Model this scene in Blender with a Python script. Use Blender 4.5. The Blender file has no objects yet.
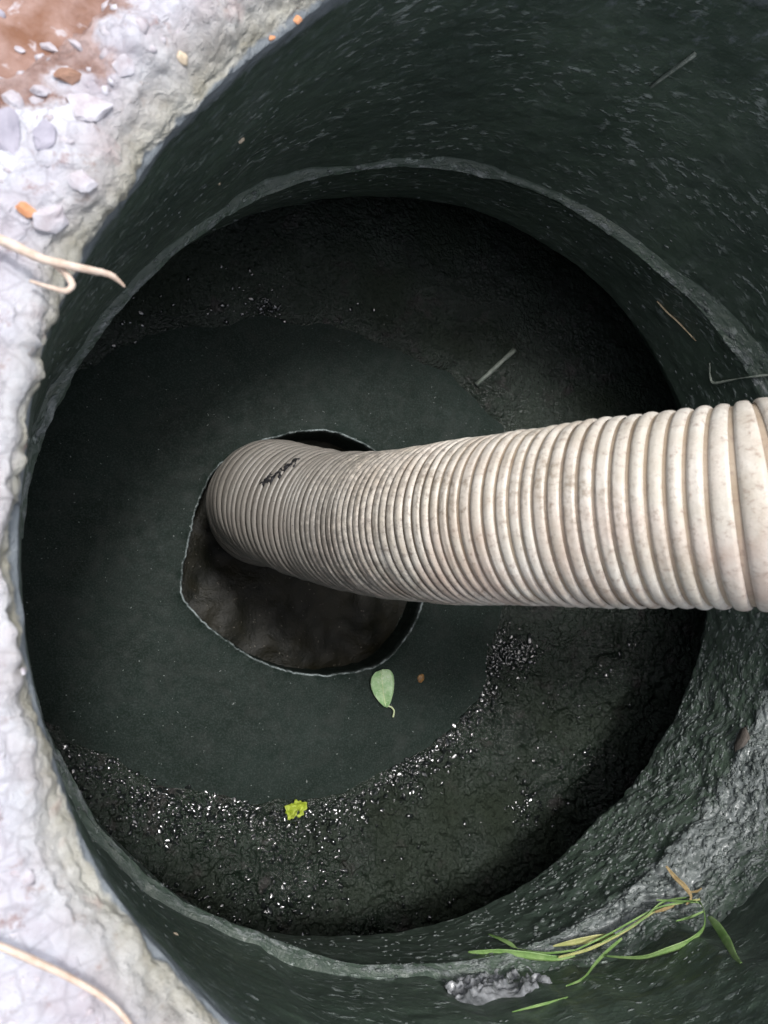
import bpy, bmesh, math, random
import numpy as np
from mathutils import Vector, Matrix
from mathutils.bvhtree import BVHTree
rnd = random.Random(7)
sc = bpy.context.scene
COL = sc.collection

# ------------------------------------------------------------------ camera, sky, sun, exposure
W, H, F = 768, 1024, 760.0
CAM = Vector((-0.25299, -0.034565, 0.31884))
M3 = np.array([[9.51945623e-01, -3.22589853e-02, -3.04563440e-01],
               [0.0, 9.94437368e-01, -1.05329584e-01],
               [3.06267091e-01, 1.00268036e-01, 9.46650300e-01]])
cd = bpy.data.cameras.new('camera')
cam = bpy.data.objects.new('camera', cd); COL.objects.link(cam); sc.camera = cam
m = Matrix([list(r) for r in M3]).to_4x4(); m.translation = CAM
cam.matrix_world = m
cd.sensor_fit = 'VERTICAL'; cd.sensor_height = 36.0; cd.sensor_width = 27.0
cd.lens = F / H * 36.0
cd.clip_start = 0.01; cd.clip_end = 500.0
cd.dof.use_dof = True; cd.dof.focus_distance = 0.66; cd.dof.aperture_fstop = 13.0

SUN_EL, SUN_AZ = math.radians(76), math.radians(95)      # azimuth measured from +x
world = bpy.data.worlds.new('World'); sc.world = world; world.use_nodes = True
nt = world.node_tree; nt.nodes.clear()
sky = nt.nodes.new('ShaderNodeTexSky'); sky.sky_type = 'NISHITA'; sky.sun_disc = False
sky.sun_elevation = SUN_EL; sky.sun_rotation = math.pi / 2 - SUN_AZ
sky.dust_density = 4.0; sky.air_density = 1.0; sky.ozone_density = 1.0
hs = nt.nodes.new('ShaderNodeHueSaturation'); hs.inputs['Saturation'].default_value = 0.45
bg = nt.nodes.new('ShaderNodeBackground'); bg.inputs['Strength'].default_value = 0.15
out = nt.nodes.new('ShaderNodeOutputWorld')
nt.links.new(sky.outputs[0], hs.inputs['Color']); nt.links.new(hs.outputs[0], bg.inputs['Color'])
nt.links.new(bg.outputs[0], out.inputs['Surface'])
sl = bpy.data.lights.new('sun', 'SUN'); sl.energy = 1.5; sl.angle = math.radians(10); sl.color = (1.0, 0.99, 0.98)
so = bpy.data.objects.new('sun', sl); COL.objects.link(so)
sd = Vector((math.cos(SUN_EL) * math.cos(SUN_AZ), math.cos(SUN_EL) * math.sin(SUN_AZ), math.sin(SUN_EL)))
so.rotation_euler = sd.to_track_quat('Z', 'Y').to_euler()
sc.view_settings.view_transform = 'Standard'; sc.view_settings.look = 'None'
sc.view_settings.gamma = 1.0; sc.view_settings.use_curve_mapping = False
sc.view_settings.exposure = 0.8

# ------------------------------------------------------------------ helpers
def ray(px, py):
    v = Matrix([list(r) for r in M3]) @ Vector((px - W / 2, -(py - H / 2), -F))
    return v.normalized()
def at(px, py, z):                                          # point of the place at height z
    d = ray(px, py); return CAM + d * ((z - CAM.z) / d.z)

def hsh(ix, iy, iz, seed):
    n = (ix.astype(np.int64) * 73856093) ^ (iy.astype(np.int64) * 19349663) ^ (iz.astype(np.int64) * 83492791) ^ (seed * 2654435761)
    n = (n ^ (n >> 13)) * 1274126177 & 0x7fffffff
    n = (n ^ (n >> 16)) * 668265263 & 0x7fffffff
    return ((n >> 8) & 0xffff) / 65535.0 * 2 - 1
def vnoise(x, y, z=0.0, seed=0):
    x, y, z = np.broadcast_arrays(np.asarray(x, float), np.asarray(y, float), np.asarray(z, float))
    x = x + 1000.; y = y + 1000.; z = z + 1000.
    ix, iy, iz = np.floor(x), np.floor(y), np.floor(z)
    fx, fy, fz = x - ix, y - iy, z - iz
    fx, fy, fz = [f * f * f * (f * (f * 6 - 15) + 10) for f in (fx, fy, fz)]
    r = 0
    for a in (0, 1):
        for b in (0, 1):
            for c in (0, 1):
                w = (fx if a else 1 - fx) * (fy if b else 1 - fy) * (fz if c else 1 - fz)
                r = r + w * hsh(ix + a, iy + b, iz + c, seed)
    return r
def fbm(x, y, z=0.0, oct=4, seed=0, g=0.5):
    r, a = 0, 1.0
    for o in range(oct):
        r = r + a * vnoise(x * 2.03 ** o, y * 2.03 ** o, z * 2.03 ** o, seed + o * 17); a *= g
    return r
def sm(a, b, x):
    t = np.clip((x - a) / (b - a), 0, 1); return t * t * (3 - 2 * t)

def link(name, me, mat, parent=None):
    o = bpy.data.objects.new(name, me); COL.objects.link(o)
    if mat: me.materials.append(mat)
    if parent: o.parent = parent
    return o
def grid(name, P, mat, parent=None, wrap=False, attrs=None, uv=None, flip=False):
    nu, nv = P.shape[:2]
    me = bpy.data.meshes.new(name)
    I = np.arange(nu * nv).reshape(nu, nv)
    if wrap: A = I; B = np.roll(I, -1, 0)
    else: A = I[:-1]; B = I[1:]
    q = np.stack([A[:, :-1], B[:, :-1], B[:, 1:], A[:, 1:]], -1).reshape(-1, 4)
    if flip: q = q[:, ::-1]
    me.vertices.add(nu * nv); me.vertices.foreach_set('co', P.reshape(-1).astype(np.float32))
    me.loops.add(q.size); me.loops.foreach_set('vertex_index', q.reshape(-1).astype(np.int32))
    me.polygons.add(len(q)); me.polygons.foreach_set('loop_start', np.arange(0, q.size, 4, dtype=np.int32))
    me.polygons.foreach_set('use_smooth', np.ones(len(q), bool))
    for k, v in (attrs or {}).items():
        a = me.attributes.new(k, 'FLOAT', 'POINT'); a.data.foreach_set('value', np.broadcast_to(v, (nu, nv)).reshape(-1).astype(np.float32))
    me.update(calc_edges=True); me.validate()
    return link(name, me, mat, parent)
def mesh_py(name, V, Fc, mat, parent=None, smooth=True):
    me = bpy.data.meshes.new(name); me.from_pydata([tuple(v) for v in V], [], Fc); me.update()
    if smooth: me.polygons.foreach_set('use_smooth', [True] * len(me.polygons))
    return link(name, me, mat, parent)
def empty(name, loc, label, cat, group=None):
    o = bpy.data.objects.new(name, None); COL.objects.link(o); o.location = loc; o.empty_display_size = 0.02
    return tag(o, label, cat, group)
def tag(o, label=None, cat=None, group=None, kind=None):
    if label: o['label'] = label
    if cat: o['category'] = cat
    if group: o['group'] = group
    if kind: o['kind'] = kind
    return o
def adopt(o, parent):                                        # parent at an Empty without moving the mesh
    o.parent = parent; o.matrix_parent_inverse = Matrix.Translation(parent.location).inverted()
    return o

# ------------------------------------------------------------------ materials
class NB:
    def __init__(s, name):
        s.m = bpy.data.materials.new(name); s.m.use_nodes = True
        s.t = s.m.node_tree; s.b = s.t.nodes['Principled BSDF']
    def n(s, ty, **kw):
        k = s.t.nodes.new('ShaderNode' + ty)
        for a, v in kw.items(): setattr(k, a, v)
        return k
    def l(s, a, b): s.t.links.new(a, b)
    def set(s, k, i, v):
        if hasattr(v, 'is_output'): s.l(v, k.inputs[i])
        else: k.inputs[i].default_value = v
    def co(s, scale=(1, 1, 1)):
        c = s.n('TexCoord'); mp = s.n('Mapping'); s.l(c.outputs['Object'], mp.inputs[0]); mp.inputs['Scale'].default_value = scale
        return mp.outputs[0]
    def noise(s, vec, scale, detail=4, rough=0.55, dist=0.0):
        k = s.n('TexNoise'); s.l(vec, k.inputs['Vector']); s.set(k, 'Scale', scale); s.set(k, 'Detail', detail)
        s.set(k, 'Roughness', rough); s.set(k, 'Distortion', dist); return k.outputs['Fac']
    def voro(s, vec, scale, feature='F1', out='Distance'):
        k = s.n('TexVoronoi', feature=feature); s.l(vec, k.inputs['Vector']); s.set(k, 'Scale', scale); return k.outputs[out]
    def ramp(s, fac, stops):
        k = s.n('ValToRGB'); s.l(fac, k.inputs[0]); e = k.color_ramp.elements
        while len(e) < len(stops): e.new(0.5)
        for el, (p, c) in zip(e, stops):
            el.position = p; el.color = (c, c, c, 1) if isinstance(c, (int, float)) else tuple(c) + (1,)
        return k.outputs[0]
    def mix(s, fac, a, b, bt='MIX'):
        k = s.n('Mix', data_type='RGBA', blend_type=bt)
        for i, v in ((0, fac), (6, a), (7, b)):
            if isinstance(v, tuple): v = v + (1,)
            s.set(k, i, v)
        return k.outputs[2]
    def math(s, op, a, b=0.0, clamp=False):
        k = s.n('Math', operation=op, use_clamp=clamp); s.set(k, 0, a); s.set(k, 1, b); return k.outputs[0]
    def attr(s, name):
        return s.n('Attribute', attribute_name=name).outputs['Fac']
    def bump(s, h, strength, dist, prev=None):
        k = s.n('Bump'); s.set(k, 'Strength', strength); s.set(k, 'Distance', dist); s.l(h, k.inputs['Height'])
        if prev: s.l(prev, k.inputs['Normal'])
        return k.outputs[0]
    def fin(s, col=None, rough=None, nrm=None, spec=None, **kw):
        for k, v in (('Base Color', col), ('Roughness', rough), ('Normal', nrm), ('Specular IOR Level', spec)):
            if v is None: continue
            if isinstance(v, tuple): v = v + (1,)
            s.set(s.b, k, v)
        for k, v in kw.items(): s.b.inputs[k.replace('_', ' ')].default_value = v
        return s.m

# concrete shaft wall under black slime; 'expo' = how much bare mortar shows, 'band' = rim part
def wall_material():
    b = NB('slimy_concrete')
    # wrapped coordinates: attributes su = arc length (m), sv = height (m)
    cx = b.n('CombineXYZ'); b.l(b.attr('su'), cx.inputs[0]); b.l(b.attr('sv'), cx.inputs[1])
    def mp(sx, sy):
        k = b.n('Mapping'); b.l(cx.outputs[0], k.inputs[0]); k.inputs['Scale'].default_value = (sx, sy, 1); return k.outputs[0]
    st = mp(1, 1.9)
    big = b.noise(mp(1, 1), 9, 5)
    streak = b.noise(st, 55, 4, 0.6, 0.3)
    fleck = b.noise(st, 105, 3, 0.55)
    fine = b.noise(mp(1, 1), 420, 3, 0.6)
    cell = b.voro(mp(1, 1.7), 150)
    base = b.mix(b.ramp(big, [(0.3, 0), (0.7, 1)]), (0.043, 0.066, 0.046), (0.072, 0.101, 0.073))
    base = b.mix(b.math('MULTIPLY', b.ramp(fine, [(0.42, 0), (0.72, 1)]), 0.5), base, (0.062, 0.078, 0.072))
    cl = b.noise(mp(1, 1.4), 14, 3, 0.6)
    fm = b.math('MULTIPLY', b.ramp(fleck, [(0.57, 0), (0.67, 1)]), b.ramp(cl, [(0.44, 0.14), (0.60, 1)]))
    sm_ = b.math('MULTIPLY', b.ramp(streak, [(0.58, 0), (0.68, 1)]), b.ramp(cl, [(0.44, 0.08), (0.62, 0.8)]))
    base = b.mix(b.ramp(b.noise(mp(1, 0.10), 38, 4, 0.6), [(0.50, 0), (0.72, 0.55)]), base, (0.085, 0.105, 0.092))
    base = b.mix(b.ramp(b.noise(mp(1, 1.3), 5, 5, 0.6), [(0.42, 0.55), (0.6, 0)]), base, (0.024, 0.036, 0.030))
    fm = b.math('MULTIPLY', b.math('MAXIMUM', fm, sm_), 0.9)
    col = b.mix(fm, base, (0.24, 0.275, 0.255))
    # bare mortar at the joint ledge
    agg = b.ramp(cell, [(0.0, 0.3), (0.35, 0.19), (0.75, 0.07)])
    agg2 = b.mix(b.ramp(fine, [(0.35, 0), (0.65, 1)]), (0.09, 0.105, 0.105), (0.30, 0.32, 0.31))
    mor = b.mix(0.35, agg2, agg, 'MULTIPLY'); mor = b.mix(0.35, mor, (0.24, 0.27, 0.265))
    mor = b.mix(b.ramp(b.noise(st, 45, 3), [(0.35, 0), (0.6, 1)]), (0.09, 0.105, 0.10), mor)
    ex = b.math('ADD', b.attr('expo'), b.math('MULTIPLY', b.math('SUBTRACT', b.noise(mp(1, 2.2), 75, 4, 0.65), 0.5), 1.5))
    exm = b.math('MULTIPLY', b.ramp(ex, [(0.40, 0), (0.66, 1)]), b.ramp(b.attr('expo'), [(0.04, 0), (0.2, 1)]))
    col = b.mix(exm, col, mor)
    # rim: dirty wash, cream worn edge, then pale rough concrete with pinkish stones
    wash = b.attr('wash')
    wn = b.math('ADD', wash, b.math('MULTIPLY', b.math('SUBTRACT', b.noise(mp(1, 1), 95, 6, 0.75), 0.5), 1.8))
    col = b.mix(b.math('MULTIPLY', b.ramp(wn, [(0.35, 0), (0.75, 1)]), b.ramp(wash, [(0.05, 0), (0.2, 1)])), col, (0.17, 0.19, 0.205))
    ob = b.co()
    cream = b.mix(b.ramp(b.noise(ob, 60, 5, 0.7), [(0.38, 0), (0.62, 1)]), (0.30, 0.285, 0.23), (0.46, 0.45, 0.40))
    cream = b.mix(b.ramp(b.noise(ob, 30, 3, 0.6), [(0.60, 0), (0.68, 0.7)]), cream, (0.38, 0.25, 0.20))
    pale = b.mix(b.ramp(b.noise(ob, 28, 5, 0.65), [(0.35, 0), (0.65, 1)]), (0.46, 0.42, 0.46), (0.66, 0.68, 0.74))
    pk = b.mix(b.ramp(b.noise(ob, 95, 4, 0.7), [(0.58, 0), (0.70, 0.75)]), pale, (0.30, 0.19, 0.175))
    dk = b.mix(b.ramp(b.voro(ob, 95, 'DISTANCE_TO_EDGE'), [(0.0, 0.3), (0.10, 0)]), pk, (0.21, 0.19, 0.22))
    cly = b.mix(b.ramp(b.noise(ob, 34, 5, 0.7), [(0.38, 0), (0.62, 1)]), (0.20, 0.105, 0.075), (0.46, 0.35, 0.33))
    dk = b.mix(b.ramp(b.math('ADD', b.attr('clay'), b.math('MULTIPLY', b.math('SUBTRACT', b.noise(ob, 60, 5, 0.7), 0.5), 1.1)), [(0.35, 0), (0.6, 1)]), dk, cly)
    cr = b.mix(b.attr('pale'), cream, dk)
    col = b.mix(b.ramp(b.math('ADD', b.attr('crust'), b.math('MULTIPLY', b.math('SUBTRACT', b.noise(ob, 110, 4), 0.5), 0.7)), [(0.42, 0), (0.58, 1)]), col, cr)
    h = b.math('ADD', b.math('MULTIPLY', fm, 0.9), b.math('MULTIPLY', fine, 0.35))
    h = b.math('ADD', h, b.math('MULTIPLY', exm, b.math('SUBTRACT', 1.0, cell)))
    h = b.math('ADD', h, b.math('MULTIPLY', b.attr('crust'), b.math('MULTIPLY', b.noise(ob, 230, 6, 0.75), 2.2)))
    h = b.math('ADD', h, b.math('MULTIPLY', b.noise(mp(1, 0.12), 60, 4), 0.3))
    nr = b.bump(h, 0.8, 0.0017)
    rough = b.math('ADD', b.math('SUBTRACT', b.math('MULTIPLY', b.attr('crust'), 0.4), b.math('MULTIPLY', b.attr('expo'), 0.16)), b.ramp(b.noise(mp(1, 2), 60, 3), [(0.35, 0.30), (0.7, 0.62)]))
    return b.fin(col, rough, nr, 0.38)
M_wall = wall_material()

def slab_material():
    b = NB('black_slime_film'); o = b.co()
    n1 = b.noise(o, 18, 5, 0.6); n2 = b.noise(o, 600, 3, 0.6); n3 = b.noise(o, 90, 4, 0.6)
    col = b.mix(b.ramp(n1, [(0.3, 0), (0.7, 1)]), (0.0065, 0.0120, 0.0085), (0.012, 0.0200, 0.0160))
    col = b.mix(b.ramp(n2, [(0.45, 0), (0.75, 0.8)]), col, (0.032, 0.043, 0.040))
    col = b.mix(b.ramp(b.noise(b.co((1, 1, 1)), 30, 6, 0.7, 0.8), [(0.50, 0), (0.68, 0.5)]), col, (0.024, 0.029, 0.026))
    col = b.mix(b.ramp(b.noise(o, 330, 2, 0.5), [(0.735, 0), (0.76, 0.8)]), col, (0.20, 0.22, 0.21))
    edge = b.attr('lip')
    col = b.mix(b.math('MULTIPLY', edge, b.ramp(b.noise(o, 55, 5, 0.75), [(0.42, 0.12), (0.60, 1)])), col, (0.26, 0.30, 0.30))  # glints of the wet lip painted in as broken paler colour
    h = b.math('ADD', b.math('MULTIPLY', n2, 0.25), n3)
    return b.fin(col, b.math('SUBTRACT', b.ramp(n3, [(0.3, 0.5), (0.7, 0.7)]), b.math('MULTIPLY', edge, 0.4), True), b.bump(h, 0.6, 0.0009), 0.10)
M_slab = slab_material()

def sludge_material():
    b = NB('wet_sludge'); o = b.co()
    n1 = b.noise(o, 14, 5, 0.6, 0.5); n2 = b.noise(o, 160, 5, 0.65, 0.3); n3 = b.noise(o, 480, 3, 0.6)
    col = b.mix(b.ramp(n1, [(0.35, 0), (0.65, 1)]), (0.0085, 0.0145, 0.0095), (0.018, 0.027, 0.019))
    col = b.mix(b.ramp(b.noise(o, 33, 4, 0.6), [(0.58, 0), (0.70, 0.7)]), col, (0.028, 0.023, 0.023))
    wet = b.attr('wet')
    col = b.mix(b.math('SUBTRACT', 0.75, wet, True), col, (0.030, 0.037, 0.027))
    h = b.math('ADD', n2, b.math('MULTIPLY', n3, 0.30))
    h = b.math('ADD', h, b.math('MULTIPLY', b.voro(o, 330), 0.35))
    rough = b.math('SUBTRACT', 0.60, b.math('MULTIPLY', wet, 0.54))
    b.l(b.math('MULTIPLY', 0.55, wet), b.b.inputs['Specular IOR Level'])
    return b.fin(col, rough, b.bump(h, 1.0, 0.0035))
M_sludge = sludge_material()

def pool_material():
    b = NB('brown_sludge_pool'); o = b.co()
    n1 = b.noise(o, 26, 5, 0.62, 0.4); n2 = b.noise(o, 260, 3, 0.6)
    col = b.mix(b.ramp(n1, [(0.40, 0), (0.62, 1)]), (0.0035, 0.004, 0.0018), (0.0105, 0.0095, 0.0045))
    col = b.mix(b.ramp(n2, [(0.66, 0), (0.74, 1)]), col, (0.12, 0.11, 0.09))
    return b.fin(col, 0.45, b.bump(b.math('ADD', n1, b.math('MULTIPLY', n2, 0.2)), 0.5, 0.004), 0.12)
M_pool = pool_material()

def hose_mat(name, base, base2, dirt_amt, rough):
    b = NB(name); o = b.co()
    low = b.attr('low')                                        # mud caked on the end that has been down in the sludge
    n1 = b.noise(o, 40, 5, 0.65); n2 = b.noise(o, 230, 4, 0.7); n3 = b.noise(o, 700, 2, 0.6)
    col = b.mix(b.ramp(n1, [(0.35, 0), (0.65, 1)]), base, base2)
    warm = b.math('MULTIPLY', b.ramp(b.noise(o, 28, 5, 0.65), [(0.40, 0), (0.66, 1)]), b.attr('flank'))
    col = b.mix(b.math('MULTIPLY', warm, 0.6), col, (0.40, 0.275, 0.215))
    col = b.mix(b.math('MULTIPLY', b.ramp(n2, [(0.54, 0), (0.70, 1)]), dirt_amt), col, (0.24, 0.175, 0.135))
    grime = b.math('MULTIPLY', b.ramp(b.noise(o, 13, 6, 0.7, 0.6), [(0.52, 0), (0.66, 1)]), b.ramp(n2, [(0.40, 0), (0.60, 0.7)]))
    col = b.mix(grime, col, (0.27, 0.225, 0.17))
    mud = b.math('ADD', low, b.math('MULTIPLY', b.math('SUBTRACT', n2, 0.5), 1.3))
    col = b.mix(b.math('MULTIPLY', b.ramp(mud, [(0.35, 0), (0.85, 1)]), 0.85), col, (0.165, 0.155, 0.140))
    spk = b.math('MULTIPLY', b.ramp(n3, [(0.66, 0), (0.72, 1)]), b.ramp(low, [(0.1, 0.2), (0.5, 0.8)]))
    col = b.mix(spk, col, (0.05, 0.04, 0.035))
    return b.fin(col, rough, b.bump(b.math('ADD', n2, b.math('MULTIPLY', n3, .5)), 0.35, 0.0008), 0.4)
M_rib = hose_mat('hose_rib_white_plastic', (0.45, 0.405, 0.335), (0.60, 0.565, 0.50), 0.7, 0.42)
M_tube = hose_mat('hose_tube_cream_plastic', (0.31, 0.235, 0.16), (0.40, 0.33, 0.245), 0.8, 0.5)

def simple(name, c1, c2, scale, rough=0.6, bumpd=0.0005, spec=0.4, extra=None, **kw):
    b = NB(name); o = b.co(); n = b.noise(o, scale, 4, 0.65)
    col = b.mix(b.ramp(n, [(0.35, 0), (0.65, 1)]), c1, c2)
    if extra: col = b.mix(b.ramp(b.noise(o, scale * 3.1, 3, 0.6), [(0.6, 0), (0.68, 1)]), col, extra)
    return b.fin(col, rough, b.bump(b.noise(o, scale * 2, 4), 0.6, bumpd), spec, **kw)
M_soil = simple('clay_soil', (0.19, 0.095, 0.06), (0.36, 0.25, 0.22), 34, 0.9, 0.006, 0.2, (0.42, 0.37, 0.38))
M_graystone = simple('grey_stone', (0.27, 0.26, 0.31), (0.40, 0.38, 0.44), 60, 0.75)
M_whitestone = simple('white_stone', (0.34, 0.30, 0.32), (0.52, 0.51, 0.55), 80, 0.7)
M_brownstone = simple('brown_stone', (0.22, 0.12, 0.08), (0.36, 0.22, 0.16), 80, 0.8)
M_dullstone = simple('dull_brown_stone', (0.055, 0.048, 0.042), (0.10, 0.085, 0.072), 120, 0.7)
M_orange = simple('orange_clay', (0.50, 0.22, 0.10), (0.62, 0.32, 0.18), 90, 0.8)
M_creamchip = simple('cream_chip', (0.45, 0.36, 0.25), (0.65, 0.55, 0.42), 200, 0.6)
M_tan = simple('dry_root', (0.46, 0.34, 0.26), (0.62, 0.52, 0.44), 120, 0.7)
M_straw = simple('dry_straw', (0.36, 0.27, 0.16), (0.52, 0.42, 0.27), 200, 0.65)
M_greywood = simple('wet_grey_wood', (0.13, 0.155, 0.13), (0.24, 0.265, 0.225), 200, 0.5)
M_grass = simple('green_grass', (0.12, 0.23, 0.06), (0.26, 0.38, 0.15), 90, 0.45)
M_grass2 = simple('yellow_grass', (0.26, 0.30, 0.09), (0.44, 0.42, 0.20), 90, 0.5)
M_grassdry = simple('brown_grass', (0.20, 0.14, 0.06), (0.34, 0.26, 0.13), 150, 0.6)
M_leaf = simple('pale_green_leaf', (0.20, 0.36, 0.15), (0.36, 0.48, 0.28), 140, 0.45, 0.0005, 0.5, (0.48, 0.56, 0.42))
M_vein = simple('leaf_vein', (0.46, 0.54, 0.30), (0.52, 0.58, 0.36), 200, 0.5)
M_yleaf = simple('yellow_green_leaf', (0.24, 0.31, 0.02), (0.34, 0.40, 0.05), 300, 0.5, 0.0008, 0.4, (0.10, 0.16, 0.02))
M_brownleaf = simple('brown_leaf', (0.12, 0.06, 0.02), (0.24, 0.13, 0.04), 300, 0.5)
M_lump = simple('grey_slimy_mortar', (0.09, 0.097, 0.10), (0.30, 0.31, 0.32), 60, 0.16, 0.0015, 0.8)
M_mud = simple('black_mud', (0.012, 0.012, 0.014), (0.035, 0.034, 0.036), 300, 0.45, 0.001)
M_wetgrain = simple('wet_black_grain', (0.006, 0.008, 0.008), (0.014, 0.017, 0.016), 300, 0.12, 0.0002, 1.0)
M_fleck = simple('mortar_fleck', (0.045, 0.058, 0.053), (0.17, 0.19, 0.18), 300, 0.45)

# ------------------------------------------------------------------ the shaft: concrete rings
def closed_interp(th, pts):                                   # pts: (degrees, value)
    pts = sorted(pts); a = np.array([p[0] for p in pts], float); v = np.array([p[1] for p in pts])
    a = np.r_[a - 360, a, a + 360]; v = np.r_[v, v, v]
    t = np.linspace(-180, 180, 721)[:-1]; y = np.interp(t, a, v)
    k = np.exp(-(np.arange(-18, 19) / 9.0) ** 2 / 2); k /= k.sum()
    y = np.convolve(np.r_[y[-18:], y, y[:18]], k, 'valid')
    return np.interp(np.degrees(th), np.r_[t, 180], np.r_[y, y[0]])
NT = 1200
TH = (np.arange(NT) / NT * 2 * np.pi) - np.pi
ZJ = -0.240
RJ = closed_interp(TH, [(125, .3172), (143, .3166), (155, .3207), (168, .3275), (-163, .331), (-153, .3293), (-141, .331), (-131, .3256),
                        (-117, .3161), (-101, .3129), (-23, .3151), (-60, .309), (28, .336), (10, .334), (53, .3184), (70, .318), (84, .3175), (101, .3179)])
RR = closed_interp(TH, [(129, .3037), (137, .2992), (152, .2975), (164, .3013), (176, .2982), (-167, .2992), (-153, .3008), (-138, .2981), (110, .318), (90, .328), (60, .365), (30, .365), (0, .33), (-40, .31), (-90, .30)])
RL = closed_interp(TH, [(-12, .3094), (-24, .3068), (-43, .3010), (-61, .3040), (-78, .314), (-98, .326), (-120, .346), (-150, .352), (180, .352), (150, .348), (120, .342), (90, .342), (60, .340), (35, .330), (12, .314)])
dth = lambda c: (np.degrees(TH) - c + 180) % 360 - 180
lw = 0.007 + 0.026 * np.exp(-(dth(-42) / 34) ** 2) + 0.006 * np.exp(-(dth(25) / 25) ** 2)      # ledge width
lw = lw * (1 + .45 * fbm(np.cos(TH) * 7, np.sin(TH) * 7, 0, 3, 701))
lh = 0.004 + 0.052 * np.exp(-(dth(-42) / 32) ** 2) + 0.012 * np.exp(-(dth(25) / 25) ** 2)      # its height up the wall
ch = 0.0035 + 0.015 * np.exp(-(dth(138) / 20) ** 2) + 0.013 * np.exp(-(dth(-140) / 19) ** 2)
CO = closed_interp(TH, [(132, .060), (140, .040), (148, .043), (158, .075), (-170, .09), (-140, .072), (-120, .07), (0, .09), (110, .08)])                                            # worn chamfer of the rim
LR = np.exp(-(dth(-38) / 42) ** 4)
EV = .10 * fbm(np.cos(TH) * 8, np.sin(TH) * 8, 0, 3, 703)
ctrl = [  # (r, z, expo, wash, crust, pale, rows to next)
    (RR + CO + 0.022, np.full(NT, -0.030), 0, 0, 1, 1, 14),
    (RR + CO, np.full(NT, 0.000), 0, 0, 1, 1, 40),
    (RR + ch + 0.010, np.full(NT, 0.004), 0, 0, 1, 1, 12),
    (RR + ch, np.full(NT, 0.001), 0, 0, 1, 0.6, 16),
    (RR + 0.003, np.full(NT, -0.004) - ch * 0.4, 0, 0.6, 0.95, 0, 10),
    (RR - 0.000, np.full(NT, -0.016), 0, 1.0, 0.25, 0, 16),
    (RR + 0.0025, np.full(NT, -0.034), 0, 0.30, 0, 0, 140),
    (RJ + lw, ZJ + lh, 0.10, 0, 0, 0, 50),
    (RJ + lw * 0.35, ZJ + lh * 0.28 + 0.001, 0.46 + EV + 0.36 * LR, 0, 0, 0, 16),
    (RJ, np.full(NT, ZJ), 0.42 + EV + 0.34 * LR, 0, 0, 0, 12),
    (RJ * 0.9 + RL * 0.1 + 0.001, np.full(NT, ZJ - 0.010), 0.34 * LR, 0, 0, 0, 60),
    (RL, np.full(NT, -0.331), 0.38 * LR, 0, 0, 0, 8),
    (RL + 0.010, np.full(NT, -0.338), 0, 0, 0, 0, 16),
    (RL + 0.095, np.full(NT, -0.342), 0, 0, 0, 0, 30),
    (RL + 0.100, np.full(NT, -0.52), 0, 0, 0, 0, 0)]
rows = {k: [] for k in ('r', 'z', 'expo', 'wash', 'crust', 'pale')}; cut = []
for i in range(len(ctrl) - 1):
    a, c = ctrl[i], ctrl[i + 1]; cut.append(len(rows['r']))
    for j in range(a[6]):
        t = j / a[6]
        for k, n in enumerate(('r', 'z', 'expo', 'wash', 'crust', 'pale')):
            rows[n].append(np.broadcast_to(np.asarray(a[k]) * (1 - t) + np.asarray(c[k]) * t, (NT,)))
cut.append(len(rows['r']))
for k, n in enumerate(('r', 'z', 'expo', 'wash', 'crust', 'pale')): rows[n].append(np.broadcast_to(np.asarray(ctrl[-1][k], float), (NT,)))
Rr = {k: np.array(v).T for k, v in rows.items()}               # NT x rows
T2 = TH[:, None] + 0 * Rr['r']
SU = T2 * 0.31
dr = np.gradient(Rr['r'], axis=1); dz = np.gradient(Rr['z'], axis=1); L = np.hypot(dr, dz) + 1e-9
SV = np.cumsum(np.hypot(np.diff(Rr['r'], axis=1, prepend=Rr['r'][:, :1]), np.diff(Rr['z'], axis=1, prepend=Rr['z'][:, :1])), axis=1)
nr_, nz_ = dz / L, -dr / L                                     # normal, then point inward / up
s_ = np.where(nr_ > 0.0, -1, 1); flipm = np.where(np.abs(nr_) > 0.3, s_, np.where(nz_ > 0, 1, -1)); nr_, nz_ = nr_ * flipm, nz_ * flipm
cx_, cy_ = np.cos(T2), np.sin(T2)
X0, Y0 = Rr['r'] * cx_, Rr['r'] * cy_
cru = sm(0.2, 0.9, Rr['crust']); exv = Rr['expo']
d = 0.0005 * fbm(SU * 70, SV * 110, 0, 3, 5) + 0.0016 * fbm(SU * 12, SV * 14, 0, 3, 9)
lk = np.clip(lw / 0.022, 0.25, 1)[:, None]
d = d * (1 - cru) + 0.0035 * lk * exv * fbm(SU * 70, SV * 110, 0, 4, 21, 0.6) + 0.0035 * lk * exv * fbm(SU * 22, SV * 30, 0, 2, 41)
d = d + cru * (0.0042 * fbm(X0 * 30, Y0 * 30, Rr['z'] * 30, 3, 31) + 0.0022 * np.abs(fbm(X0 * 130, Y0 * 130, Rr['z'] * 130, 3, 33)))
cw = sm(0.02, 0.3, cru) * 0.0021 * fbm(SU * 30, SV * 20, 0, 5, 51, 0.65)
Rd = Rr['r'] + nr_ * d + cw; Zd = Rr['z'] + nz_ * d * np.where(np.arange(Rd.shape[1]) < 2, 0, 1)
PS = np.stack([Rd * cx_, Rd * cy_, Zd], -1)
clay = sm(.030, .058, Rr['r'] - RR[:, None] + .012 * fbm(X0 * 45, Y0 * 45, 0, 3, 151)) * np.exp(-(((np.degrees(T2) - 143 + 180) % 360 - 180) / 15) ** 2) + .55 * sm(.045, .075, Rr['r'] - RR[:, None]) * np.exp(-(((np.degrees(T2) + 140 + 180) % 360 - 180) / 12) ** 2)
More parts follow.
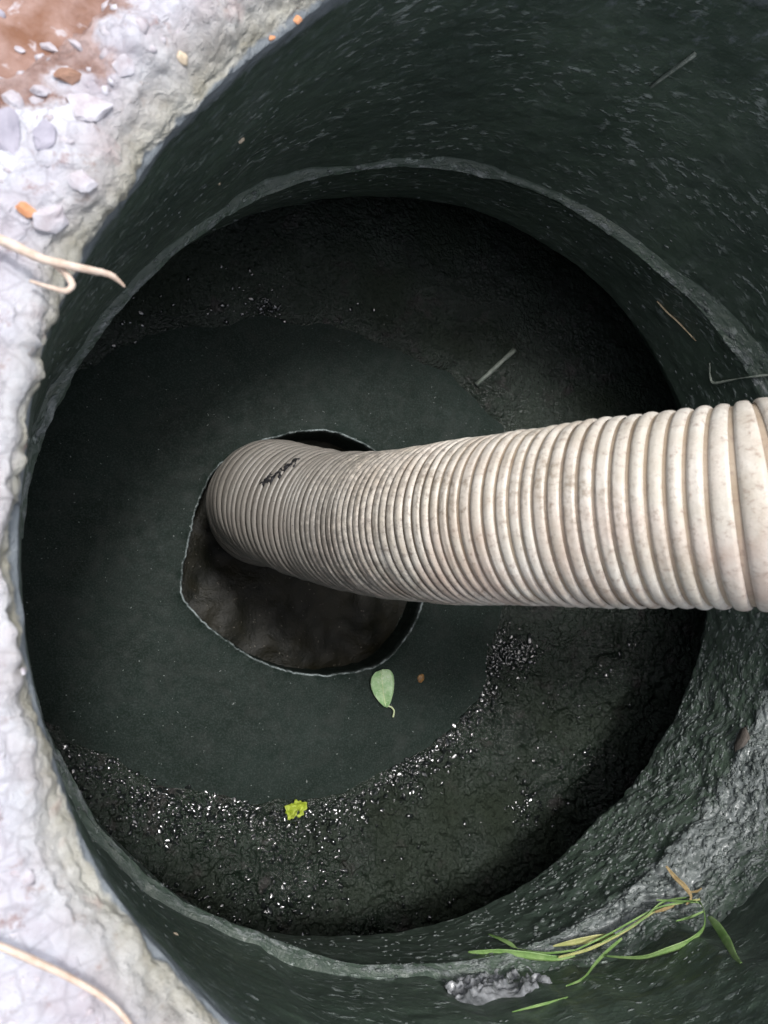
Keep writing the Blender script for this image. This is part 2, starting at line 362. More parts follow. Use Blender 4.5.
AT = {'clay': clay, 'su': SU, 'sv': SV, 'expo': Rr['expo'], 'wash': Rr['wash'], 'crust': Rr['crust'], 'pale': Rr['pale']}
def piece(name, a, b_, parent):
    s = slice(cut[a], cut[b_] + 1)
    o = grid(name, PS[:, s], M_wall, None, True, {k: v[:, s] for k, v in AT.items()}, flip=False)
    return adopt(o, parent)
top_ring = empty('concrete_ring', (0, 0, 0), 'upper concrete shaft ring with pale broken rim and dark slimy inner wall', 'concrete ring')
low_ring = empty('concrete_ring', (0, 0, ZJ), 'lower concrete shaft ring of rough dark gravelly wall under the pale mortar joint', 'concrete ring')
rim_o = piece('rim', 0, 5, top_ring)
wall_o = piece('wall', 5, 7, top_ring)
ledge_o = piece('mortar_ledge', 7, 9, low_ring)
wall2_o = piece('wall', 9, 12, low_ring)
chamber = grid('chamber_wall', PS[:, cut[12]:], M_wall, None, True, {k: v[:, cut[12]:] for k, v in AT.items()})
tag(chamber, kind='structure')

bvs = []
dg = None
def bvh(o):
    me = o.data
    mw = Matrix.Identity(4)
    return BVHTree.FromPolygons([v.co.copy() for v in me.vertices], [tuple(p.vertices) for p in me.polygons])

# ------------------------------------------------------------------ chamber floor: slimy slab with a ragged round opening
ZF = CAM.z - 0.80
hole_px = [(180, 590), (182, 572), (190, 540), (200, 500), (215, 470), (240, 450), (280, 436), (330, 432), (375, 450), (405, 490), (424, 560), (420, 610),
           (405, 640), (380, 665), (340, 673), (300, 673), (262, 662), (228, 640), (196, 614), (184, 602)]
hp = np.array([at(x, y, ZF)[:2] for x, y in hole_px]); HC = hp.mean(0)
ha = np.arctan2(hp[:, 1] - HC[1], hp[:, 0] - HC[0]); hr = np.hypot(*(hp - HC).T)
NH = 720; tH = np.arange(NH) / NH * 2 * np.pi - np.pi
o_ = np.argsort(ha); rH = np.interp(tH, np.r_[ha[o_] - 2 * np.pi, ha[o_], ha[o_] + 2 * np.pi], np.tile(hr[o_], 3))
k = np.exp(-(np.arange(-14, 15) / 6.0) ** 2 / 2); k /= k.sum(); rH = np.convolve(np.r_[rH[-14:], rH, rH[:14]], k, 'valid')
rH = rH + 0.0010 * fbm(np.cos(tH) * 9, np.sin(tH) * 9, 0, 4, 3) + 0.0004 * fbm(np.cos(tH) * 40, np.sin(tH) * 40, 0, 3, 4)
prof = [(-0.002, -0.06, 0), (-0.001, -0.012, 0), (-0.0008, -0.002, .3), (-0.0004, 0.0002, 1), (0.0002, 0.0008, 1), (0.0008, 0.0006, .8), (0.0016, 0.0001, 0), (0.012, 0, 0)]
ext = np.linspace(0.02, 1, 110) ** 1.15
RO = 0.46
cols, zs, lips = [], [], []
for a, z, l in prof: cols.append(rH + a); zs.append(np.full(NH, z)); lips.append(np.full(NH, l))
for e in ext: cols.append(rH + 0.012 + (RO - rH) * e); zs.append(np.zeros(NH)); lips.append(np.zeros(NH))
cols, zs, lips = map(np.array, (cols, zs, lips)); cols, zs, lips = cols.T, zs.T, lips.T
X = HC[0] + cols * np.cos(tH)[:, None]; Y = HC[1] + cols * np.sin(tH)[:, None]
zs = zs + 0.0010 * fbm(X * 14, Y * 14, 0, 3, 61) + np.where(lips > .5, 0.0007 * fbm(X * 160, Y * 160, 0, 3, 71), 0.0002 * fbm(X * 120, Y * 120, 0, 2, 72))
slab = grid('chamber_floor', np.stack([X, Y, ZF + zs], -1), M_slab, None, True, {'lip': lips}, flip=True)
tag(slab, kind='structure')

g = np.linspace(-1, 1, 90); GX, GY = np.meshgrid(HC[0] + g * 0.20, HC[1] + g * 0.20, indexing='ij')
pool = grid('sludge_pool', np.stack([GX, GY, ZF - 0.05 + 0.004 * fbm(GX * 18, GY * 18, 0, 4, 81)], -1), M_pool)
tag(pool, kind='structure')

# ------------------------------------------------------------------ wet sludge bank lying round the smooth floor
smooth_px = [(60, 382), (120, 352), (200, 327), (250, 322), (320, 326), (380, 345), (450, 372), (500, 420), (520, 520), (492, 640), (475, 700), (430, 750), (370, 780), (300, 800),
             (240, 797), (180, 790), (130, 770), (60, 735), (25, 705), (10, 550), (20, 430)]
sp = np.array([at(x, y, ZF)[:2] for x, y in smooth_px])
def sdist(PX, PY, poly):
    dmin = np.full(PX.shape, 1e9); ins = np.zeros(PX.shape, bool)
    for i in range(len(poly)):
        a, b_ = poly[i], poly[(i + 1) % len(poly)]; e = b_ - a
        wx, wy = PX - a[0], PY - a[1]; t = np.clip((wx * e[0] + wy * e[1]) / (e @ e), 0, 1)
        dmin = np.minimum(dmin, np.hypot(wx - t * e[0], wy - t * e[1]))
        c = ((a[1] > PY) != (b_[1] > PY)) & (PX < (b_[0] - a[0]) * (PY - a[1]) / (b_[1] - a[1] + 1e-12) + a[0]); ins ^= c
    return np.where(ins, -dmin, dmin)
NG = 700; g = np.linspace(-0.43, 0.43, NG); GX, GY = np.meshgrid(g, g, indexing='ij')
SDD = sdist(GX, GY, sp) + 0.006 * fbm(GX * 22, GY * 22, 0, 3, 91)
hgt = np.where(SDD > 0, 0.034 * (1 - np.exp(-np.maximum(SDD, 0) / 0.045)), SDD * 0.5) - 0.001
am = sm(0, 0.02, SDD)
lump = fbm(GX * 34, GY * 34, 0, 3, 101); fin_ = fbm(GX * 130, GY * 130, 0, 3, 103, 0.6)
hgt += am * (1 - .72 * sm(-.02, .12, GY + .35 * GX)) * (0.0011 * fbm(GX * 330, GY * 330, 0, 2, 107) + 0.0045 * lump + 0.0026 * fin_ + 0.001)
lc = at(470, 860, ZF); rc = np.hypot((GX - lc.x) / 0.13, (GY - lc.y) / 0.08)
wet = np.clip(0.75 + 0.5 * fbm(GX * 16, GY * 16, 0, 3, 111) - 0.55 * sm(1.25, 0.7, rc) + 0.7 * sm(0.025, 0.0, SDD), 0, 1)
bank = grid('sludge_bank', np.stack([GX, GY, ZF + hgt], -1), M_sludge, None, False, {'wet': wet})
tag(bank, label='wet black sludge piled round the chamber floor, glistening with lumps', kind='stuff')

TR = {o.name: bvh(o) for o in (rim_o, wall_o, ledge_o, wall2_o, slab, bank)}
def hit(px, py):
    d = ray(px, py); best = None
    for t in TR.values():
        l, n, i, dist = t.ray_cast(CAM, d)
        if l is not None and (best is None or dist < best[2]): best = (l, n, dist)
    l, n, _ = best
    if n.dot(d) > 0: n = -n
    return l, n
def frame(n, a):                                             # matrix with z = n, x = a made perpendicular
    x = (a - n * a.dot(n)).normalized(); y = n.cross(x); return Matrix((x, y, n)).transposed()

# ------------------------------------------------------------------ ground
rg = np.concatenate([np.linspace(0.352, 0.9, 90), 0.9 * (200 / 0.9) ** np.linspace(0.02, 1, 70)])
tg = np.arange(420) / 420 * 2 * np.pi
GR, GT = np.meshgrid(rg, tg, indexing='xy'); GX, GY = GR * np.cos(GT), GR * np.sin(GT)
far = sm(1, 4, GR)
gz = -0.016 + 0.010 * sm(0.38, 0.55, GR) + 0.010 * fbm(GX * 9, GY * 9, 0, 3, 121) + (0.005 * fbm(GX * 40, GY * 40, 0, 3, 123)) * (1 - far) + 0.05 * far * fbm(GX * .2, GY * .2, 0, 3, 125)
gz = gz + 0.008 * np.exp(-((GX + 0.33) ** 2 + (GY - 0.27) ** 2) / 0.06 ** 2)
ground = grid('ground', np.stack([GX, GY, gz], -1), M_soil, None, True, flip=True)
tag(ground, kind='structure')
TR['ground'] = bvh(ground)

# ------------------------------------------------------------------ stones, chips
def ico(seed, sx, sy, sz, rough=0.22, sub=2, angular=False):
    bm = bmesh.new(); bmesh.ops.create_icosphere(bm, subdivisions=sub, radius=1)
    V = np.array([v.co[:] for v in bm.verts])
    nz = 1 + rough * fbm(V[:, 0] * 1.3, V[:, 1] * 1.3, V[:, 2] * 1.3, 3, seed)
    V = V * nz[:, None]
    if angular:
        r = random.Random(seed)
        for _ in range(13):
            n = np.array([r.gauss(0, 1) for _ in range(3)]); n /= np.linalg.norm(n); q = V @ n
            V = V - np.maximum(q - 0.70, 0)[:, None] * n
    V = V * [sx, sy, sz]
    Fc = [tuple(v.index for v in f.verts) for f in bm.faces]; bm.free(); return V, Fc
def stone(name, px, py, wpx, hpx, ang, mat, label, cat, thick=0.5, angular=True, sink=0.42, seed=1, rough=0.32, group=None, smooth=False, sub=3):
    l, n = hit(px, py); dist = (l - CAM).length; s = dist / F / 2
    n = (n + Vector((0, 0, 0.3))).normalized()
    fr = frame(n, Vector((math.cos(math.radians(ang)), math.sin(math.radians(ang)), 0)))
    V, Fc = ico(seed, wpx * s * .88, hpx * s * .88, (wpx + hpx) / 2 * s * thick, rough, sub, angular)
    o = mesh_py(name, V, Fc, mat, smooth=smooth)
    o.matrix_world = Matrix.Translation(l + n * ((wpx + hpx) / 2 * s * thick * (1 - 2 * sink) * 0.5)) @ fr.to_4x4()
    return tag(o, label, cat, {'stone': 'loose stones on the rim and ledge', 'clay chip': 'orange clay chips', 'mortar chip': 'chips stuck to the shaft wall'}.get(cat))
stone('stone', 46, 136, 28, 36, 0, M_graystone, 'rounded grey stone set in the pale crust below the small white stones', 'stone', seed=3, rough=.25, thick=.4)
stone('stone', 4, 132, 36, 52, 10, M_graystone, 'large grey stone cut by the left edge of the picture', 'stone', seed=5, rough=.25, thick=.4)
stone('stone', 40, 91, 22, 14, 5, M_whitestone, 'small white stone above the rounded grey stone', 'stone', seed=7)
stone('stone', 14, 100, 24, 20, -20, M_whitestone, 'white angular stone at the left above the large grey one', 'stone', seed=8)
stone('stone', 48, 47, 18, 9, 0, M_whitestone, 'bright white chip alone in the reddish clay', 'stone', seed=9)
stone('stone', 76, 45, 18, 8, -35, M_whitestone, 'slim white chip lying slanted at the edge of the clay', 'stone', seed=11)
stone('stone', 20, 50, 11, 7, 0, M_whitestone, 'tiny white chip at far left in the reddish clay', 'stone', seed=12)
stone('stone', 68, 76, 34, 18, 15, M_brownstone, 'dark brown lump of stone between the clay and the white crust', 'stone', seed=13)
stone('clay_chip', 27, 211, 17, 20, 60, M_orange, 'orange clay chip on the white crust above the tan root', 'clay chip', seed=15)
stone('stone', 52, 220, 40, 34, 30, M_whitestone, 'big flat white stone beside the orange clay chip', 'stone', seed=16, thick=.3, rough=.35)
stone('stone', 82, 182, 26, 24, 30, M_whitestone, 'round white stone in the crust near the shaft edge', 'stone', seed=17, thick=.3, rough=.35)
stone('stone', 88, 108, 44, 40, 30, M_whitestone, 'broad pale bluish stone in the middle of the crust', 'stone', seed=18, thick=.25, rough=.35)
stone('stone', 125, 66, 26, 22, 30, M_whitestone, 'pale round stone highest in the crust near the cream edge', 'stone', seed=19, thick=.25, rough=.35)
stone('stone', 182, 57, 13, 17, 70, M_creamchip, 'pinkish cream pebble bedded in the worn cream edge', 'stone', seed=20, rough=.1, smooth=True)
stone('stone', 22, 672, 10, 9, 0, M_whitestone, 'small white knob sticking out of the left rim over the dark shaft', 'stone', seed=22, sink=0, rough=.1, smooth=True)
stone('clay_chip', 298, 19, 11, 8, 25, M_orange, 'small orange clay chip on top of the rim at the upper shaft wall', 'clay chip', seed=25, thick=.4)
stone('clay_chip', 272, 38, 10, 5, 35, M_orange, 'thin orange clay sliver on the shaft edge left of the other chip', 'clay chip', seed=26, thick=.4)
stone('mortar_chip', 241, 140, 9, 7, 100, M_creamchip, 'cream mortar chip stuck to the upper left shaft wall', 'mortar chip', seed=27)
stone('mortar_chip', 176, 934, 6, 4, 20, M_creamchip, 'tiny cream mortar chip stuck on the bottom left shaft wall', 'mortar chip', seed=28)
stone('mortar_chip', 219, 184, 4, 4, 20, M_creamchip, 'speck of pale mortar below the larger cream chip', 'mortar chip', seed=29)
stone('mortar_chip', 252, 997, 18, 6, -30, M_fleck, 'flat grey mortar flake at the bottom edge of the picture', 'mortar chip', seed=30, thick=.3)
stone('leaf_scrap', 421, 678, 11, 11, 0, M_brownleaf, 'round brown leaf scrap lying right of the green leaf', 'leaf scrap', seed=31, thick=.25, smooth=True)
stone('gravel_stone', 742, 742, 34, 18, 50, M_dullstone, 'brownish stone bedded in the rough ledge at the right', 'stone', seed=33, thick=.4, rough=.15)
stone('gravel_stone', 692, 751, 9, 8, 50, M_fleck, 'small pale pebble on the lower wall left of the brownish stone', 'stone', seed=34)

def scatter(name, pts, mat, label, seed=0, group=None, rough=.25, sub=1, ang=True):
    V, Fc = [], []
    protos = [ico(seed + k, 1, 1, 1, rough, sub, ang) for k in range(6)]
    for l, n, ax, sx, sy, sz in pts:
        v, f = protos[rnd.randrange(6)]; fr = np.array(frame(n, ax))
        q = (v * [sx, sy, sz]) @ fr.T + np.array(l); b0 = len(V); V.extend(q.tolist()); Fc.extend([tuple(i + b0 for i in t) for t in f])
    o = mesh_py(name, V, Fc, mat, smooth=True)
    return tag(o, label, kind='stuff')
# gravel in the crust and loose on the soil near the rim
Nrm = Vector((0, 0, 1)); crustg, soilg, greyg = [], [], []
for i in range(1500):
    t = rnd.uniform(-math.pi, math.pi); r = 0.318 + 0.065 * rnd.random()
    l, n, _, _ = TR[rim_o.name].ray_cast(Vector((r * math.cos(t), r * math.sin(t), .2)), Vector((0, 0, -1)))
    if l is None: continue
    s = rnd.uniform(.0015, .0032) * (1.8 if rnd.random() < .12 else 1)
    crustg.append((l - Vector((0, 0, s * .35)), (Nrm + Vector((rnd.gauss(0, .3), rnd.gauss(0, .3), 0))).normalized(), Vector((rnd.gauss(0, 1), rnd.gauss(0, 1), .01)), s * rnd.uniform(.8, 1.6), s, s * .6))
for i in range(2600):
    t = rnd.uniform(-math.pi, math.pi); r = 0.37 + 0.6 * rnd.random() ** 1.6
    l, n, _, _ = TR['ground'].ray_cast(Vector((r * math.cos(t), r * math.sin(t), .2)), Vector((0, 0, -1)))
    if l is None: continue
    s = rnd.uniform(.0015, .0045)
    (soilg if rnd.random() < .5 else greyg).append((l, Nrm, Vector((rnd.gauss(0, 1), rnd.gauss(0, 1), .01)), s * rnd.uniform(.8, 1.6), s, s * .6))
tag(scatter('crust_gravel', crustg, M_whitestone, 'fine pale gravel bonded in the broken concrete crust of the rim', 200), kind='stuff')
scatter('soil_gravel', soilg, M_brownstone, 'brown crumbs of clay and gravel on the soil round the rim', 210)
scatter('soil_gravel', greyg, M_graystone, 'grey gravel scattered on the soil round the rim', 220)

# aggregate standing proud of the wall and of the ledge
def on_wall(tree, th, z, out_r=0.0):
    d = Vector((math.cos(th), math.sin(th), 0)); l, n, _, _ = tree.ray_cast(Vector((0, 0, z)), d)
    if l is None: return None
    if n.dot(d) > 0: n = -n
    return l, n, Vector((-math.sin(th), math.cos(th), 0))
wallf = []
for i in range(900):
    th = rnd.uniform(-math.pi, math.pi); z = -0.03 - 0.2 * rnd.random() ** 0.7
    h = on_wall(TR[wall_o.name], th, z)
    if not h or vnoise(th * 4, z * 14, 0, 77) < -0.05: continue
    s = rnd.uniform(.0005, .0013); wallf.append((h[0], h[1], h[2] + Vector((0, 0, rnd.gauss(0, .2))), s * rnd.uniform(1.5, 3.6), s, s * .5))
scatter('wall_aggregate', wallf, M_fleck, 'elongated pale aggregate flecks standing out of the dark upper shaft wall', 230)
ledg = []
for i in range(5200):
    th = rnd.gauss(math.radians(-40), math.radians(30)) if rnd.random() < .75 else rnd.uniform(-math.pi, math.pi)
    tr = ledge_o if rnd.random() < .5 else wall2_o
    z = ZJ + rnd.random() * 0.055 if tr is ledge_o else ZJ - 0.09 * rnd.random()
    h = on_wall(TR[tr.name], th, z)
    if not h: continue
    if tr is wall2_o and rnd.random() < .35: continue
    s = rnd.uniform(.0006, .0019) * (1.7 if rnd.random() < .12 else 1); ledg.append((h[0], h[1], h[2] + Vector((0, 0, rnd.gauss(0, .3))), s * rnd.uniform(1, 2.4), s, s * .55))
scatter('ledge_aggregate', ledg, M_fleck, 'pale grit and gravel standing out of the rough ledge and lower ring', 240)
# glossy lumps added to make glints, thick along the smooth floor's edge and lower left
grain = []
edge = [(60, 735), (130, 772), (180, 792), (240, 800), (300, 802), (350, 790), (390, 765), (430, 740), (475, 700), (495, 645), (525, 630)]
def put(px, py, s):
    l, n, _, _ = TR[bank.name].ray_cast(CAM, ray(px, py))
    if l is None or SDf(l) < -0.001: return
    n = (n + Vector((0, 0, .6))).normalized()
    grain.append((l - n * s * .1, n, Vector((rnd.gauss(0, 1), rnd.gauss(0, 1), .01)), (g_ := s * rnd.choice((.5, .8, 1.1, 1.6))) * rnd.uniform(1.0, 1.7), g_, g_ * rnd.uniform(.3, .55)))
def SDf(l):
    i = min(NG - 1, max(0, int((l.x + .43) / .86 * (NG - 1)))); j = min(NG - 1, max(0, int((l.y + .43) / .86 * (NG - 1)))); return SDD[i, j]
for i in range(1000):
    k_ = rnd.randrange(len(edge) - 1); t = rnd.random(); e0, e1_ = edge[k_], edge[k_ + 1]
    put(e0[0] * (1 - t) + e1_[0] * t + rnd.gauss(0, 6), e0[1] * (1 - t) + e1_[1] * t + 8 + abs(rnd.gauss(0, 22)), rnd.uniform(.0006, .0019))
for i in range(900):
    px, py = rnd.uniform(70, 350), rnd.uniform(760, 935)
    if vnoise(px * .022, py * .022, 0, 505) > -0.1: put(px, py, rnd.uniform(.0005, .0018))
for cx0, cy0, sg, n_ in [(525, 650, 9, 60), (530, 800, 14, 60), (640, 800, 10, 25), (555, 745, 30, 60), (500, 640, 12, 50), (600, 690, 35, 60), (265, 310, 9, 40), (350, 330, 22, 16), (245, 300, 22, 40), (150, 330, 40, 60), (120, 745, 25, 60), (430, 900, 50, 60)]:
    for i in range(n_): put(rnd.gauss(cx0, sg), rnd.gauss(cy0, sg), rnd.uniform(.0006, .0018))
def glint_film(px, py, s):
    l, n, _, _ = TR[bank.name].ray_cast(CAM, ray(px, py))
    if l is None or SDf(l) < -0.001: return
    n = Vector((rnd.gauss(-.06, .22), rnd.gauss(.14, .22), 1)).normalized()  # flat blob tilted near the sun's mirror angle, added to flash as a glint
    grain.append((l + Vector((0, 0, s * .05)), n, Vector((rnd.gauss(1, .8), rnd.gauss(0.3, .8), .01)), s * rnd.uniform(1.2, 2.4), s, s * .16))
for i in range(420):
    k_ = rnd.randrange(3, len(edge) - 1); t = rnd.random(); e0, e1_ = edge[k_], edge[k_ + 1]
    px, py = e0[0] * (1 - t) + e1_[0] * t + rnd.gauss(0, 5), e0[1] * (1 - t) + e1_[1] * t + 7 + abs(rnd.gauss(0, 13))
    if vnoise(px * .05, py * .05, 0, 515) > -.15: glint_film(px, py, rnd.uniform(.0008, .0026))
for i in range(520):
    px, py = rnd.uniform(70, 350), rnd.uniform(760, 935)
    if vnoise(px * .03, py * .03, 0, 505) > 0.1: glint_film(px, py, rnd.uniform(.0008, .0024))
for cx0, cy0, sg, n_ in [(525, 650, 6, 25), (530, 800, 10, 22), (640, 800, 8, 10), (500, 640, 8, 20), (268, 308, 6, 14), (210, 790, 26, 60), (250, 808, 14, 30)]:
    for i in range(n_): glint_film(rnd.gauss(cx0, sg), rnd.gauss(cy0, sg), rnd.uniform(.0008, .0024))
scatter('glint_grains', grain, M_wetgrain, 'small glossy wet lumps added on the black sludge bank to make its glints', 250, rough=.55, sub=2, ang=False)

# ------------------------------------------------------------------ sticks, straw, roots, leaves
def tube(name, pts, radii, mat, parent=None, seg=8, sub=6, flat=1.0, wob=0.0, seed=0):
    P = [Vector(p) for p in pts]; C, R_ = [], []
    n = len(P)
    for i in range(n - 1):
        p0, p1, p2, p3 = P[max(i - 1, 0)], P[i], P[i + 1], P[min(i + 2, n - 1)]
        for j in range(sub if i < n - 2 else sub + 1):
            t = j / sub
            C.append(0.5 * ((2 * p1) + (p2 - p0) * t + (2 * p0 - 5 * p1 + 4 * p2 - p3) * t * t + (3 * p1 - p0 - 3 * p2 + p3) * t ** 3))
            R_.append(radii[i] * (1 - t) + radii[i + 1] * t)
    V, Fc = [], []; up = Vector((0.1, 0.2, 1)); m_ = len(C); r_ = random.Random(seed)
    for i, c in enumerate(C):
        t = (C[min(i + 1, m_ - 1)] - C[max(i - 1, 0)]).normalized(); x = t.cross(up).normalized(); y = x.cross(t)
        for s in range(seg):
            a = 2 * math.pi * s / seg; rr = R_[i] * (1 + wob * r_.uniform(-1, 1)); V.append(c + x * (rr * math.cos(a)) + y * (rr * flat * math.sin(a)))
    for i in range(m_ - 1):
        for s in range(seg):
            Fc.append((i * seg + s, i * seg + (s + 1) % seg, (i + 1) * seg + (s + 1) % seg, (i + 1) * seg + s))
    Fc.append(tuple(range(seg))[::-1]); Fc.append(tuple((m_ - 1) * seg + s for s in range(seg)))
    return mesh_py(name, V, Fc, mat, parent)
def on(pxs, lift):                                           # points lying on what is there
    r = []
    for q in pxs:
        l, n = hit(q[0], q[1]); r.append(l + n * (q[2] if len(q) > 2 else lift))
    return r
# tan root sticking out over the hole from the left rim
zr_ = 0.012
root = empty('root', at(0, 240, zr_), 'forked tan root sticking out over the shaft from the left rim', 'root')
adopt(tube('main_stem', [at(-60, 222, zr_), at(0, 240, zr_), at(40, 258, zr_ + .004), at(80, 268, zr_ + .002), at(110, 275, zr_ - .002), at(125, 287, zr_ - .006)],
           [.0022, .0020, .0018, .0016, .0013, .0004], M_tan, None, 10, wob=.12), root)
adopt(tube('side_stem', [at(52, 262, zr_ + .002), at(64, 272, zr_), at(72, 284, zr_), at(66, 291, zr_), at(52, 288, zr_ - .002), at(30, 281, zr_ - .004)],
           [.0013, .0013, .0014, .0012, .0010, .0006], M_tan, None, 8, wob=.12), root)
r2 = tube('root', [at(-40, 930, .010), at(0, 946, .012), at(50, 968, .013), at(95, 992, .013), at(125, 1018, .012), at(150, 1060, .012)], [.0014, .0014, .0013, .0012, .0010, .0008], M_tan, None, 8, wob=.1)
tag(r2, 'long straight tan root lying on the crust in the bottom left corner', 'root')
tag(tube('stick', on([(476, 384), (514, 350)], .0022), [.0026, .0030], M_greywood, None, 8, 4, wob=.15), 'short wet grey stick lying in the dark above the hose', 'stick')
tag(tube('stick', on([(651, 85), (695, 52)], .0016), [.0022, .0030], M_greywood, None, 8, 4, .5, .15), 'grey splinter stuck slanted to the upper right shaft wall', 'stick')
tag(tube('straw', on([(658, 300), (668, 311), (680, 322), (697, 340)], .0016), [.0010, .0012, .0011, .0006], M_straw, None, 8, 4, .6, .1), 'brown straw caught on the joint above the hose', 'straw')
fib = on([(711, 362, .002), (712, 374, .003), (716, 381, .004), (728, 380, .003), (738, 378, .003), (752, 375, .004), (775, 374, .004)], .003)
tag(tube('straw', fib, [.0010, .0012, .0020, .0019, .0009, .0012, .0012], M_greywood, None, 8, 5, .6, .2), 'bent pale fibre lying on the joint just above the hose', 'straw')

def blade(name, pxs, widths, mat, parent, lift=0.004, cup=0.25, seed=0):
    widths = [w_ * 1.5 for w_ in widths]
    pts = [h_ + (CAM - h_).normalized() * lift for h_ in (hit(q[0], q[1])[0] for q in pxs)]
    dd = [(q - CAM).length for q in pts]; m0 = dd[:]
    for _ in range(3): dd = [dd[0]] + [(dd[i - 1] + dd[i + 1] + 2 * dd[i]) / 4 for i in range(1, len(dd) - 1)] + [dd[-1]]
    ex_ = max(0, max(a - b_ for a, b_ in zip(dd, m0)) - lift * .7)
    pts = [CAM + (q - CAM).normalized() * (a - ex_) for q, a in zip(pts, dd)]
    C, Wd = [], []; n = len(pts); sub = 7
    for i in range(n - 1):
        p0, p1, p2, p3 = pts[max(i - 1, 0)], pts[i], pts[i + 1], pts[min(i + 2, n - 1)]
        for j in range(sub if i < n - 2 else sub + 1):
            t = j / sub
            C.append(0.5 * ((2 * p1) + (p2 - p0) * t + (2 * p0 - 5 * p1 + 4 * p2 - p3) * t * t + (3 * p1 - p0 - 3 * p2 + p3) * t ** 3)); Wd.append(widths[i] * (1 - t) + widths[i + 1] * t)
    m_ = len(C); V, Fc = [], []; tilt = random.Random(seed).uniform(-.5, .5)
    for i, c in enumerate(C):
        t = (C[min(i + 1, m_ - 1)] - C[max(i - 1, 0)]).normalized(); v = (CAM * 0 + Vector((tilt, -.3, 1))).normalized(); x = t.cross(v).normalized(); y = x.cross(t)
        for k_, s in enumerate((-1, -.5, 0, .5, 1)): V.append(c + x * (Wd[i] * s) + y * (Wd[i] * cup * abs(s)))
        for k_, s in enumerate((1, .5, 0, -.5, -1)): V.append(c + x * (Wd[i] * s * .98) + y * (Wd[i] * cup * abs(s) - .00022))
    for i in range(m_ - 1):
        for s in range(10): Fc.append((i * 10 + s, i * 10 + (s + 1) % 10, (i + 1) * 10 + (s + 1) % 10, (i + 1) * 10 + s))
    Fc.append(tuple(range(10))[::-1]); Fc.append(tuple((m_ - 1) * 10 + s for s in range(10)))
    return adopt(mesh_py(name, V, Fc, mat), parent)
gl, _ = hit(560, 950)
gr = empty('grass_sprig', gl, 'torn green grass sprig with yellow stem lying on the rough ledge at lower right', 'grass sprig')
mm = .001
blade('blade', [(468, 952), (500, 952), (530, 955), (556, 958), (575, 955)], [.5*mm, 2.2*mm, 2.4*mm, 1.6*mm, .8*mm], M_grass, gr, .006, seed=1)
blade('blade', [(488, 934), (504, 940), (520, 949), (545, 953), (575, 950)], [.4*mm, 1.2*mm, .9*mm, .8*mm, .6*mm], M_grass, gr, .004, seed=2)
blade('blade', [(553, 946), (572, 942), (595, 938), (615, 935)], [.3*mm, 1.8*mm, 2.4*mm, 1.2*mm], M_grass2, gr, .007, seed=3)
blade('stem', [(558, 957), (590, 948), (625, 930), (660, 908), (700, 899)], [.6*mm, 1.0*mm, 1.0*mm, .8*mm, .5*mm], M_grass2, gr, .008, .5, seed=4)
blade('stem', [(575, 950), (610, 933), (650, 911), (676, 903), (700, 902)], [.5*mm, .7*mm, .7*mm, .6*mm, .4*mm], M_grass, gr, .011, .5, seed=5)
blade('blade', [(600, 943), (640, 921), (662, 902), (690, 897)], [.4*mm, .7*mm, .7*mm, .4*mm], M_grass, gr, .012, .4, seed=15)
blade('blade', [(656, 900), (680, 901), (700, 903), (704, 925), (690, 940), (665, 950), (640, 957), (605, 956)], [.5*mm, .9*mm, 1.2*mm, 1.4*mm, 2.2*mm, 2.3*mm, 1.8*mm, .5*mm], M_grass, gr, .010, seed=6)
blade('blade', [(676, 921), (690, 917), (704, 911)], [.3*mm, .8*mm, .5*mm], M_grass, gr, .009, seed=7)
blade('blade', [(709, 916), (716, 924), (726, 940), (734, 955), (741, 963)], [.9*mm, 2.0*mm, 2.2*mm, 1.4*mm, .4*mm], M_grass, gr, .012, seed=8)
blade('blade', [(622, 938), (608, 950), (595, 963), (583, 978), (566, 986)], [.8*mm, 1.3*mm, 1.6*mm, 1.1*mm, .3*mm], M_grass, gr, .008, seed=9)
blade('blade', [(568, 997), (555, 1001), (535, 1006), (512, 1012)], [.3*mm, .8*mm, .8*mm, .2*mm], M_grass, gr, .003, seed=10)
blade('dry_sheath', [(666, 866), (674, 876), (684, 886), (690, 897), (686, 904)], [.5*mm, 1.1*mm, 1.3*mm, 1.1*mm, .6*mm], M_grassdry, gr, .013, .6, seed=11)
blade('dry_sheath', [(690, 892), (697, 891), (702, 888)], [.5*mm, .9*mm, .3*mm], M_grassdry, gr, .013, seed=12)
blade('dry_sheath', [(655, 912), (664, 909), (674, 906)], [.5*mm, 1.2*mm, .4*mm], M_grassdry, gr, .013, seed=13)

# grey slimy lump of mortar, wrinkled
ll, ln = hit(500, 985); ll_s = (ll - CAM).length / F
NLm = 110; g = np.linspace(-1, 1, NLm); A1, B1 = np.meshgrid(g, g, indexing='ij'); fx = frame(ln, Vector((1, 0, 0)))
hx, hy = 52 * ll_s, 30 * ll_s; rad = np.hypot(A1, B1) * (1.05 + .55 * fbm(np.arctan2(B1, A1) * 1.1, 0 * A1, 0, 3, 401))
fold = np.abs(fbm(A1 * 3.2, B1 * 1.6, 0, 3, 403)); ridge = (1 - np.clip(fold * 2.2, 0, 1)) ** 1.5
hh = sm(1.0, 0.55, rad) * (.0020 + .0045 * ridge + .0018 * fbm(A1 * 8, B1 * 8, 0, 3, 405)) - .0025 * sm(.8, 1.05, rad)
PL = np.array(ll)[None, None] + (A1 * hx)[..., None] * np.array(fx.col[0]) + (B1 * hy)[..., None] * np.array(fx.col[1]) + hh[..., None] * np.array(fx.col[2])
lo = grid('mortar_lump', PL, M_lump); tag(lo, 'glistening wrinkled grey lump of wet mortar under the grass sprig', 'mortar lump')

